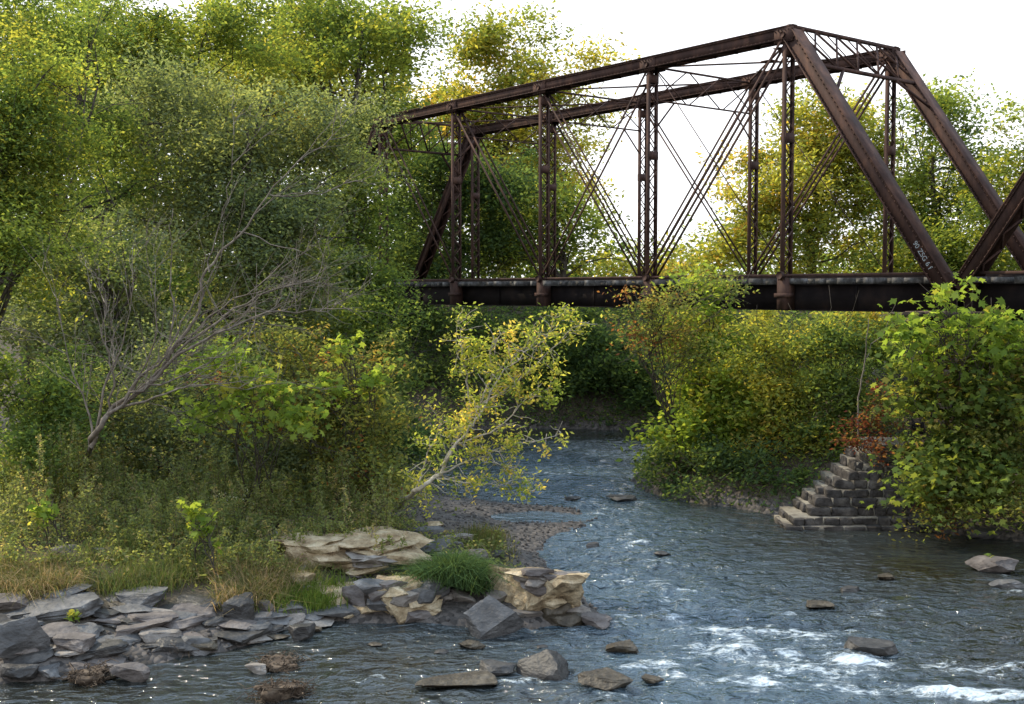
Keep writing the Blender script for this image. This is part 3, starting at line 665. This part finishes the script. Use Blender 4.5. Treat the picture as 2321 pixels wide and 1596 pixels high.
T('broadleaf_tree','dark bushy tree beneath the left end of the bridge','tree',[(700,760,170,110,39),(860,760,110,120,40),(880,880,90,100,39),(600,850,150,120,37)],bxy(760,40),4.4,'green',15,.54,.7,.2)
T('broadleaf_tree','leafy tree filling the upper left corner','tree',[(-40,60,150,130,33),(150,60,150,120,34),(270,330,110,160,36)],bxy(60,34),4.2,'green',16,.58,.8,.3)
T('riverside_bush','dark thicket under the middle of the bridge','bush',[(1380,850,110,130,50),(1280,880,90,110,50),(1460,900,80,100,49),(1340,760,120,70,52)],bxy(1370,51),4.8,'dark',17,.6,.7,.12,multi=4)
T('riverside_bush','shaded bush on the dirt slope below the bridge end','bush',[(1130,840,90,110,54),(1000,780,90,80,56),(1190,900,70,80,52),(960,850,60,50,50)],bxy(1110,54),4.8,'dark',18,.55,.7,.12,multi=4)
T('riverside_bush','pale yellow green brush behind the bridge girder','bush',[(1560,740,120,80,47),(1720,760,130,70,46),(1880,760,120,80,45),(2000,740,90,70,44)],bxy(1750,46.5),4.6,'yellow',19,.5,.7,.12,multi=4)
# right bank
T('riverside_bush','tall maple leaved bush on the right bank below the girder','bush',[(1600,780,110,120,33),(1640,920,130,120,32.5),(1560,950,100,100,33),(1620,690,55,60,33)],bxy(1610,33.8),6.5,'sprig',20,.34,.5,.08,multi=5,limbs=20)
T('riverside_bush','thin arching shrub with small reddish leaves in front of the girder','bush',[(1480,690,105,60,31),(1630,650,85,30,31),(1440,750,60,60,31.5),(1540,770,90,80,31.5)],bxy(1560,33),4.0,'rust',21,.30,.4,.05,multi=5,limbs=36)
T('riverside_bush','yellow green bush in the middle of the right bank','bush',[(1750,830,110,110,31.5),(1740,950,120,110,31.5),(1800,1040,100,90,30.8)],bxy(1760,32.3),4.6,'yellow',22,.52,.5,.08,multi=5,limbs=20)
T('riverside_bush','green shrub between the yellow bush and the stone steps','bush',[(1880,840,95,120,31),(1900,960,80,90,30.6),(1840,1080,90,70,30.3),(1950,780,90,80,31)],bxy(1880,31.8),4.6,'green',23,.54,.5,.08,multi=5,limbs=20)
T('riverside_bush','dark low bush overhanging the narrow channel','bush',[(1560,1060,110,75,32),(1670,1070,110,75,30.8),(1490,1095,60,45,33),(1760,1110,90,55,30.0)],bxy(1630,32.5),4.8,'dark',24,.6,.4,.05,multi=5,limbs=20)
T('creeper_vine','dull red autumn creeper above the stone steps','vine',[(1970,965,65,40,28.2),(1925,1005,38,24,27.9),(2000,915,30,40,28.6),(1990,1015,35,22,27.5)],(8.8,28.9),4.2,'red',25,.45,.25,.03,multi=3,limbs=8)
T('creeper_vine','green vine hanging over the right shoulder of the stone steps','vine',[(2060,1000,28,60,27.1),(2065,1110,24,50,26.9)],(10.1,28.9),4.6,'sycm',40,.4,.25,.03,multi=3,limbs=8)
T('sycamore_bush','large leaved bush covering the stone pier at right','bush',[(2220,800,95,110,26.4),(2090,890,75,100,26.3),(2240,930,110,140,25.8),(2150,1020,100,110,25.9),(2270,1060,100,110,25.6),(2340,880,90,190,25.6),(2130,1110,80,70,26),(2110,780,50,60,26.6)],bxy(2200,27.6),8.5,'sycm',26,.15,.5,.06,multi=6,limbs=40,shape=SYC,inner=.65)
T('sycamore_bush','sunlit spray of big leaves rising in front of the pier top','bush',[(2165,660,42,50,25.5),(2060,740,55,55,25.6),(2150,720,55,40,25.5),(2250,720,60,45,25.4),(2080,820,45,60,25.6),(2300,780,60,70,25.4)],bxy(2180,27.2),10,'sprig',27,.08,.35,.04,multi=4,limbs=18,shape=SYC)
T('riverside_bush','rusty tinged shrub at the right edge above the water','bush',[(2290,1040,90,130,25.6),(2200,1130,120,60,25.6),(2320,1150,80,60,25.2),(2120,1150,50,40,26)],bxy(2290,27),4.4,'rust',28,.45,.4,.05,multi=4,limbs=16)
# left bank
T('riverside_bush','reddish brown leaved shrub left of the leaning shrub','bush',[(830,850,110,120,25.5),(740,960,140,120,25),(860,1000,85,110,24.3),(620,900,130,110,25.5),(690,790,120,70,26),(800,1080,110,60,24),(900,1080,60,50,23.6)],bxy(770,25.4),4.4,'rust',29,.40,.4,.05,multi=7,limbs=54)
T('riverside_bush','broad green thicket behind the weeds of the left bank','bush',[(330,960,170,130,26.5),(520,1000,150,110,26),(180,930,140,130,27),(420,860,150,110,27.5),(650,1030,110,80,25.3)],bxy(380,27.5),4.6,'willow',37,.44,.5,.06,multi=7,limbs=30)
T('riverside_bush','shady bushes on the far part of the left point','bush',[(900,980,100,90,33),(780,960,140,100,33),(960,1010,60,50,32)],bxy(860,34),4.6,'dark',38,.5,.45,.06,multi=5,limbs=20)
T('sycamore_bush','young shrub with large bright leaves behind the bare branches','bush',[(460,830,70,60,22.8),(550,830,80,55,22.8),(530,920,110,55,22.8),(670,940,100,60,22.6),(440,930,50,45,22.8),(620,870,60,40,22.6)],bxy(560,24.5),9,'sprig',30,.065,.3,.03,multi=5,limbs=24,shape=SYC)
T('sycamore_bush','upright sprig of bright big leaves above the reddish shrub','bush',[(790,800,45,50,23.8),(850,850,55,50,23.8),(750,870,50,50,23.8)],bxy(800,24.6),9,'sprig',31,.07,.25,.03,multi=3,limbs=12,shape=SYC)
T('riverside_bush','dark leafy bush at the lower left edge','bush',[(60,900,120,130,24.5),(40,1040,120,100,24),(150,860,90,90,25.5)],bxy(40,25.2),5.0,'green',32,.46,.45,.06,multi=5,limbs=18)
T('sycamore_sapling','tiny sapling with bright leaves in the left weeds','sapling',[(95,1160,45,25,20.6)],bxy(95,20.7),9,'sprig',33,.12,.16,.015,multi=2,limbs=6,shape=SYC)
T('sycamore_sapling','small bright leaved sapling in front of the weeds','sapling',[(438,1170,30,35,20.2),(460,1215,30,20,20.1)],bxy(440,20.3),9,'sprig',34,.13,.16,.015,multi=2,limbs=6,shape=SYC)
T('seedling','small green seedling on top of the purplish rock at right','seedling',[(2243,1268,10,16,23.3)],bxy(2243,23.3),6,'sprig',35,.4,.06,.008,multi=2,limbs=4)
T('seedling','small light green seedling among the left rocks','seedling',[(168,1395,18,14,17.9)],bxy(168,17.9),6,'sprig',36,.4,.06,.008,multi=2,limbs=4)
def paths(ps): return [at(*p) for p in ps]
def pathtube(mb,pts,r0,r1,k=6,sub=4,g=None,wob=.02):
    P_=[]; n=len(pts)
    for i in range(n-1):
        a,b=pts[i],pts[i+1]; p0=pts[max(i-1,0)]; p3=pts[min(i+2,n-1)]
        for j in range(sub):
            t=j/sub; q=.5*((2*a)+(-p0+b)*t+(2*p0-5*a+4*b-p3)*t*t+(-p0+3*a-3*b+p3)*t**3); P_.append(q)
    P_.append(pts[-1]); m=len(P_)
    if g is not None: P_=[p+g.normal(size=3)*wob for p in P_]
    mb.tube(P_,[r0+(r1-r0)*(i/(m-1))**.8 for i in range(m)],k); return P_
g=np.random.default_rng(77)
base=gt(895,1160); root=empty('leaning_shrub',tuple(base),'leaning sunlit shrub with sparse yellow leaves in the centre','bush')
mb=MB(); Y=22.0
main=[base]+paths([(940,1112,Y),(995,1075,Y),(1032,1005,Y),(1080,925,Y),(1115,860,Y),(1175,795,Y),(1250,750,Y)])
brs=[(main,.056,.010),(paths([(1030,1005,Y),(1062,930,Y+.1),(1055,850,Y),(1030,785,Y)]),.028,.007),(paths([(1080,925,Y),(1150,880,Y-.2),(1230,810,Y-.2),(1310,730,Y-.2)]),.026,.006),
 (paths([(985,1080,Y),(1080,1040,Y-.2),(1170,1010,Y-.3),(1270,985,Y-.4)]),.022,.005),(paths([(1115,860,Y),(1110,800,Y+.2),(1140,755,Y+.2)]),.02,.005),(paths([(985,1080,Y),(1070,1095,Y-.3),(1160,1100,Y-.4)]),.02,.004),
 (paths([(1000,1060,Y),(1050,990,Y-.3),(1090,940,Y-.3),(1130,860,Y-.3),(1200,790,Y-.3)]),.032,.007),
 (paths([(940,1118,Y),(970,1030,Y+.2),(1000,960,Y+.2)]),.02,.004),(paths([(1175,795,Y),(1230,775,Y),(1270,700,Y)]),.015,.004),(paths([(1055,840,Y),(1045,775,Y),(1040,720,Y)]),.013,.004),(paths([(1030,1005,Y),(1130,970,Y+.1),(1200,900,Y+.1),(1250,880,Y)]),.02,.004),
 (paths([(1080,1040,Y-.2),(1150,1060,Y-.3),(1210,1110,Y-.3)]),.015,.004)]
tips=[]
for b_,r0,r1 in brs:
    pp=pathtube(mb,b_,r0,r1,6,5,g,.018); m=len(pp)
    for i in range(int(m*.22),m):
        for q in range(2):
            d=g.normal(size=3)*np.array([.7,.7,.6])+np.array([.25,0,.15]); L=g.uniform(.2,.5); e=pp[i]+d/np.linalg.norm(d)*L
            limb(mb,pp[i],e,.009,.004,g,4,3,.1); tips.append([pp[i]*(1-t)+e*t for t in (.4,.6,.8,.95,1.05)])
mb.build('stems','palebark',root)
NL=5600; tips=np.array(tips); nt_=len(tips); wt=g.random(nt_)**2.2; wt/=wt.sum(); k=g.choice(nt_,NL,p=wt); ps=tips[k,g.integers(0,5,NL)]+g.normal(size=(NL,3))*.085
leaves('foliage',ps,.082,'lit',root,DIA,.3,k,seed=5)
g=np.random.default_rng(12)
b0=gt(190,1075); root=empty('bare_tree',tuple(b0),'bare brown dead tree arching out of the left bank with fanned twigs','tree')
mb=MB(); Y=22.0
def twigs(p,d,L,r,lev):
    n=4; pts=[p]; q=p.copy(); dd=d.copy()
    for i in range(n):
        dd=dd+g.normal(size=3)*.13+np.array([.02,0,.02]); dd/=np.linalg.norm(dd); q=q+dd*L/n; pts.append(q.copy())
    mb.tube(pts,[r*(1-.65*i/n) for i in range(n+1)],4)
    if lev>0:
        for i in range(1,n+1):
            if g.random()<.75:
                nd=dd+g.normal(size=3)*.40; nd/=np.linalg.norm(nd); twigs(pts[i],nd,L*g.uniform(.45,.8),r*.65*(1.1-.12*i)+.001,lev-1)
mains=[([b0]+paths([(212,990,Y),(262,925,Y),(345,862,Y),(390,790,Y),(452,705,Y),(468,615,Y),(545,528,Y),(600,445,Y),(700,350,Y),(790,300,Y)]),.062,.006,(.5,0,.8),.3),
 (paths([(225,960,Y),(300,880,Y-.15),(370,800,Y-.15),(430,700,Y-.1),(490,600,Y-.1)]),.045,.006,(.4,0,.9),.6),
 (paths([(205,1010,Y),(250,940,Y-.25),(320,890,Y-.25),(420,850,Y-.25),(520,800,Y-.25)]),.045,.006,(.6,0,.6),1),
 (paths([(262,925,Y),(330,880,Y-.2),(410,800,Y-.3),(520,740,Y-.4),(640,710,Y-.4),(740,705,Y-.4)]),.045,.007,(.7,0,.4),1.8),
 (paths([(345,862,Y),(430,780,Y),(560,690,Y+.2),(660,645,Y+.2),(740,630,Y+.3)]),.034,.006,(.7,0,.4),1.2),
 (paths([(380,810,Y),(450,740,Y),(560,660,Y-.2),(640,610,Y-.2)]),.024,.006,(.7,0,.5),.7),
 (paths([(212,990,Y),(240,880,Y),(280,780,Y+.2),(300,650,Y+.2)]),.035,.006,(-.1,0,1),1),
 (paths([(212,990,Y),(190,900,Y),(150,800,Y),(130,690,Y)]),.025,.005,(-.3,0,1),.8),
 (paths([(240,950,Y),(260,850,Y-.2),(230,760,Y-.3),(240,680,Y-.3)]),.03,.005,(-.1,0,1),1),
 (paths([(300,890,Y),(340,800,Y-.2),(350,700,Y-.3),(340,600,Y-.3)]),.025,.005,(0,0,1),.9),
 (paths([(390,790,Y),(385,680,Y),(385,580,Y),(390,470,Y)]),.022,.005,(0,0,1),.4),
 (paths([(468,615,Y),(500,500,Y),(520,400,Y),(530,300,Y)]),.015,.004,(.1,0,1),.25),
 (paths([(545,528,Y),(640,560,Y-.2),(740,600,Y-.3)]),.015,.004,(.8,0,-.2),.3),
 (paths([(600,445,Y),(700,440,Y),(800,410,Y)]),.014,.004,(.8,0,.2),.3),
 (paths([(262,925,Y),(350,900,Y-.5),(460,870,Y-.6),(560,880,Y-.6)]),.03,.004,(.8,0,.1),.8)]
for b_,r0,r1,dr,pr in mains:
    pp=pathtube(mb,b_,r0,r1,6,4,g,.03); m=len(pp)
    for i in range(int(m*.25),m):
        for rep in range(2 if pr>1.5 else 1):
            if g.random()<pr:
                d=np.array(dr)+g.normal(size=3)*.4; d/=np.linalg.norm(d)
                twigs(pp[i],d,g.uniform(.5,1.2),.0095,2 if g.random()<.45 else 1)
mb.build('branches','barebark',root)
mb=MB(); s0=at(1950,900,28.6); s0[2]=2.0
pathtube(mb,[s0]+paths([(1945,900,28.6),(1960,820,28.6),(1970,720,28.6)]),.03,.01,5,4,g,.015); limb(mb,at(1960,820,28.6),at(2030,690,28.4),.014,.005,g)
tag(mb.build('dead_snag','barebark',org=tuple(s0)),'thin bare snag standing behind the red creeper','dead tree')
# ================================================================ stuff
Pp,CI,C=cloud([(x_,y_,190,150,95,6) for x_ in range(-250,1250,170) for y_ in (150,330,520,640)]+[(x_,620,150,60,100,6) for x_ in range(1250,2700,160)],.18,2.4,201)
k=~((Pp[:,2]>H+ (660-330)/F*95)&(Pp[:,0]>(930-CX)/F*95)); Pp=Pp[k];CI=CI[k]
tag(leaves('distant_wood',Pp,.55,'green',None,DIA,.4,CI,seed=3),'far wood closing the view behind the trees','woodland',kind='stuff')
def scatter(name,label,cat,box,cond,n,hmax,size,pal,seed,shape=DIA,up=.5):
    g=np.random.default_rng(seed); x=g.uniform(box[0],box[1],n); y=g.uniform(box[2],box[3],n); d=sdf(x,y); k=cond(x,y,d); x=x[k];y=y[k];d=d[k]
    cl=np.clip(.5+fbm(x*.9,y*.9,seed,2)*1.3,0.05,1); z=hgt(x,y)+g.random(len(x))**1.2*hmax*cl*np.minimum(1,.3+d)
    tag(leaves(name,np.stack([x,y,z],1),size,pal,None,shape,up,(vn(x*1.4,y*1.4,seed)*40).astype(int),seed=seed),label,cat,kind='stuff')
scatter('undergrowth','low green undergrowth on the right bank','undergrowth',(3.2,22,24.5,47),lambda x,y,d:(d>.02)&(y<47)&~((x>6.3)&(x<9.8)&(y<29.2)),48000,.9,.12,'green',41)
scatter('undergrowth','dark undergrowth on the far bank under the bridge','undergrowth',(-22,16,46.5,60),lambda x,y,d:(d>.05)&~((np.abs(x+3.6)<.7)&(y<50.5)),56000,1.5,.19,'dark',42)
scatter('undergrowth','low weeds and leaf litter on the left bank','undergrowth',(-14,0.5,19.6,42),lambda x,y,d:(d>.8)&~((np.abs(y-28.5)<3.3)&(x>-2.2))&((y>21)|(fbm(x*1.2,y*1.2,7,2)>-.05)),60000,.6,.085,'weed',43)
def blades(name,label,cat,x,y,h,w,lean,cols,seed,z=None,parent=None,kind='stuff',org=None):
    g=np.random.default_rng(seed); n=len(x); z=hgt(x,y) if z is None else z
    a=g.uniform(0,2*math.pi,n); ax=np.stack([np.cos(a),np.sin(a),a*0],1); ln=g.normal(size=(n,3))*lean; ln[:,2]=0
    b=np.stack([x,y,z-.02],1); hh=(h*g.uniform(.5,1.2,n))[:,None]; up=np.array([[0,0,1.]])
    m=b+up*hh*.6+ln*hh*.35; t=b+up*hh*(1-.35*np.linalg.norm(ln,axis=1)[:,None])+ln*hh*1.1
    V=np.stack([b-ax*w,b+ax*w,m-ax*w*.8,m+ax*w*.8,t],1).reshape(-1,3)
    f=np.array([[0,1,3],[0,3,2],[2,3,4]]); Fc=(f[None]+(np.arange(n)*5)[:,None,None]).reshape(-1,3)
    cols=np.array(cols); c=cols[g.integers(0,len(cols),n)]*g.uniform(.7,1.3,n)[:,None]
    o=arr(name,V,Fc,'blade',parent,np.repeat(c,5,0),org)
    if label: tag(o,label,cat,kind=kind)
    return o
def region(pxs,pys,n,seed,clumps=30,sp=.35):
    g=np.random.default_rng(seed); cs=[gt(g.uniform(*pxs),g.uniform(*pys)) for _ in range(clumps)]
    c=np.array(cs)[g.integers(0,clumps,n)]; return c[:,0]+g.normal(size=n)*sp,c[:,1]+g.normal(size=n)*sp
x1,y1=region((0,150),(1290,1360),3400,51,9,.18); x2,y2=region((500,650),(1310,1375),3400,52,9,.18); x=np.r_[x1,x2]; y=np.r_[y1,y2]; k=sdf(x,y)>.25
blades('dry_grass','tan dry grass drooping over the left rocks','grass',x[k],y[k],.5,.006,.7,[(.34,.25,.15),(.27,.21,.11),(.18,.17,.06),(.12,.14,.05)],1)
x1,y1=region((0,700),(1240,1345),5200,53,34,.2); k=sdf(x1,y1)>.35
blades('green_grass','green grass between the weeds and the left rocks','grass',x1[k],y1[k],.45,.006,.6,[(.09,.13,.035),(.13,.16,.05),(.17,.16,.075)],2)
x1,y1=region((620,760),(1310,1390),1800,55,10,.15); k=sdf(x1,y1)>.1
blades('green_grass','bright grass at the foot of the cream ledge','grass',x1[k],y1[k],.35,.007,.4,[(.10,.16,.03),(.14,.18,.04)],4)
x1,y1=region((1040,1130),(1215,1260),1100,56,10,.18); k=sdf(x1,y1)>.1
blades('green_grass','thin grass on the gravel behind the rubble mass','grass',x1[k],y1[k],.35,.006,.4,[(.08,.11,.03),(.13,.12,.05)],6)
p=gt(1030,1385); g=np.random.default_rng(8); n=3800; rr=g.normal(size=(n,2))*np.array([.30,.2])
tz=np.full(n,p[2]+.42)-np.abs(rr[:,0])*.35; 
blades('grass_tuft','lush green grass tuft between the mortared chunk and triangular boulder','grass',p[0]+rr[:,0]-.05,p[1]+.6+rr[:,1],.55,.009,.75,[(.075,.125,.045),(.11,.17,.055),(.06,.10,.04)],9,z=tz,kind=None,org=(p[0],p[1]+.6,p[2]))
Pp=[];CI=[];g=np.random.default_rng(61); mb=MB(); q=0
for i in range(1300):
    b=gt(g.uniform(-20,900),1110+220*g.random()**1.3)
    nz_=float(fbm(np.array([b[0]*.9]),np.array([b[1]*.9]),71,2)[0])
    if _lk(_GD,b[0],b[1])<.7 or (b[1]<21.5 and nz_<-.02): continue
    hh=g.uniform(.35,1.1)*(1+1.0*max(nz_,-.4))*(1.2 if b[1]>21.5 else .65); e=b+np.array([g.normal()*.18,g.normal()*.15,hh]); limb(mb,b,e,.006,.003,g,4,2,.04)
    m=int(55+40*hh); t=g.random(m)**.7; Pp.append(b+(e-b)*t[:,None]+g.normal(size=(m,3))*np.array([.13,.13,.04])*(1.15-t)[:,None]); CI.append(np.full(m,q)); q+=1
Pp=np.concatenate(Pp); CI=np.concatenate(CI)
tag(leaves('weeds',Pp,.06,'weed',None,DIA,.3,CI,seed=4),'feathery grey green weeds along the left bank','weeds',kind='stuff')
tag(mb.build('weed_stems','root'),'thin brown weed stems on the left bank','weeds',kind='stuff')
ps=np.array([gt(g.uniform(470,570),g.uniform(1190,1215))+np.array([g.normal()*.1,g.normal()*.1,g.uniform(.35,.75)]) for _ in range(150)])
tag(leaves('white_flowers',ps,.035,'white',None,DIA,.5,seed=6),'tiny white flowers in the weeds','flowers',kind='stuff')
# ================================================================ camera, light
cam=bpy.data.cameras.new('camera'); cam.sensor_width=36; cam.lens=F/2321*36; cam.clip_end=6000; cam.clip_start=.1
co=bpy.data.objects.new('camera',cam); COL.objects.link(co); co.location=(0,0,H); co.rotation_euler=(R(90)-P,0,0); scene.camera=co
AZ=R(-60); EL=R(44)
sd=Vector((math.sin(AZ)*math.cos(EL),math.cos(AZ)*math.cos(EL),math.sin(EL)))
sun=bpy.data.lights.new('sun','SUN'); sun.energy=5; sun.angle=R(.55); sun.color=(1,.88,.66)
so=bpy.data.objects.new('sun',sun); COL.objects.link(so); so.rotation_euler=(-sd).to_track_quat('-Z','Y').to_euler()
w=bpy.data.worlds.new('World'); scene.world=w; w.use_nodes=True; n=w.node_tree; n.nodes.clear(); N=n.nodes; L=n.links
o=N.new('ShaderNodeOutputWorld'); b=N.new('ShaderNodeBackground'); s=N.new('ShaderNodeTexSky'); s.sky_type='NISHITA'; s.sun_disc=False
s.sun_elevation=EL; s.sun_rotation=AZ; s.dust_density=2.0; s.air_density=1.0; s.altitude=50
tc=N.new('ShaderNodeTexCoord'); sp=N.new('ShaderNodeSeparateXYZ'); L.new(tc.outputs['Generated'],sp.inputs[0])
mr=N.new('ShaderNodeMapRange'); mr.interpolation_type='SMOOTHSTEP'; mr.inputs[1].default_value=.2; mr.inputs[2].default_value=.75; L.new(sp.outputs[2],mr.inputs[0])
hz_=N.new('ShaderNodeMix'); hz_.data_type='RGBA'; L.new(mr.outputs[0],hz_.inputs[0]); hz_.inputs[6].default_value=(12,12.2,12.5,1); hz_.inputs[7].default_value=(8.8,11.6,15.2,1)
mx=N.new('ShaderNodeMix'); mx.data_type='RGBA'; mx.inputs[0].default_value=.88; L.new(s.outputs[0],mx.inputs[6]); L.new(hz_.outputs[2],mx.inputs[7])
b.inputs[1].default_value=.15; L.new(mx.outputs[2],b.inputs[0]); L.new(b.outputs[0],o.inputs[0])
scene.view_settings.view_transform='Standard'; scene.view_settings.look='None'; scene.view_settings.exposure=0
print('VERTS',sum(len(m.vertices) for m in bpy.data.meshes))
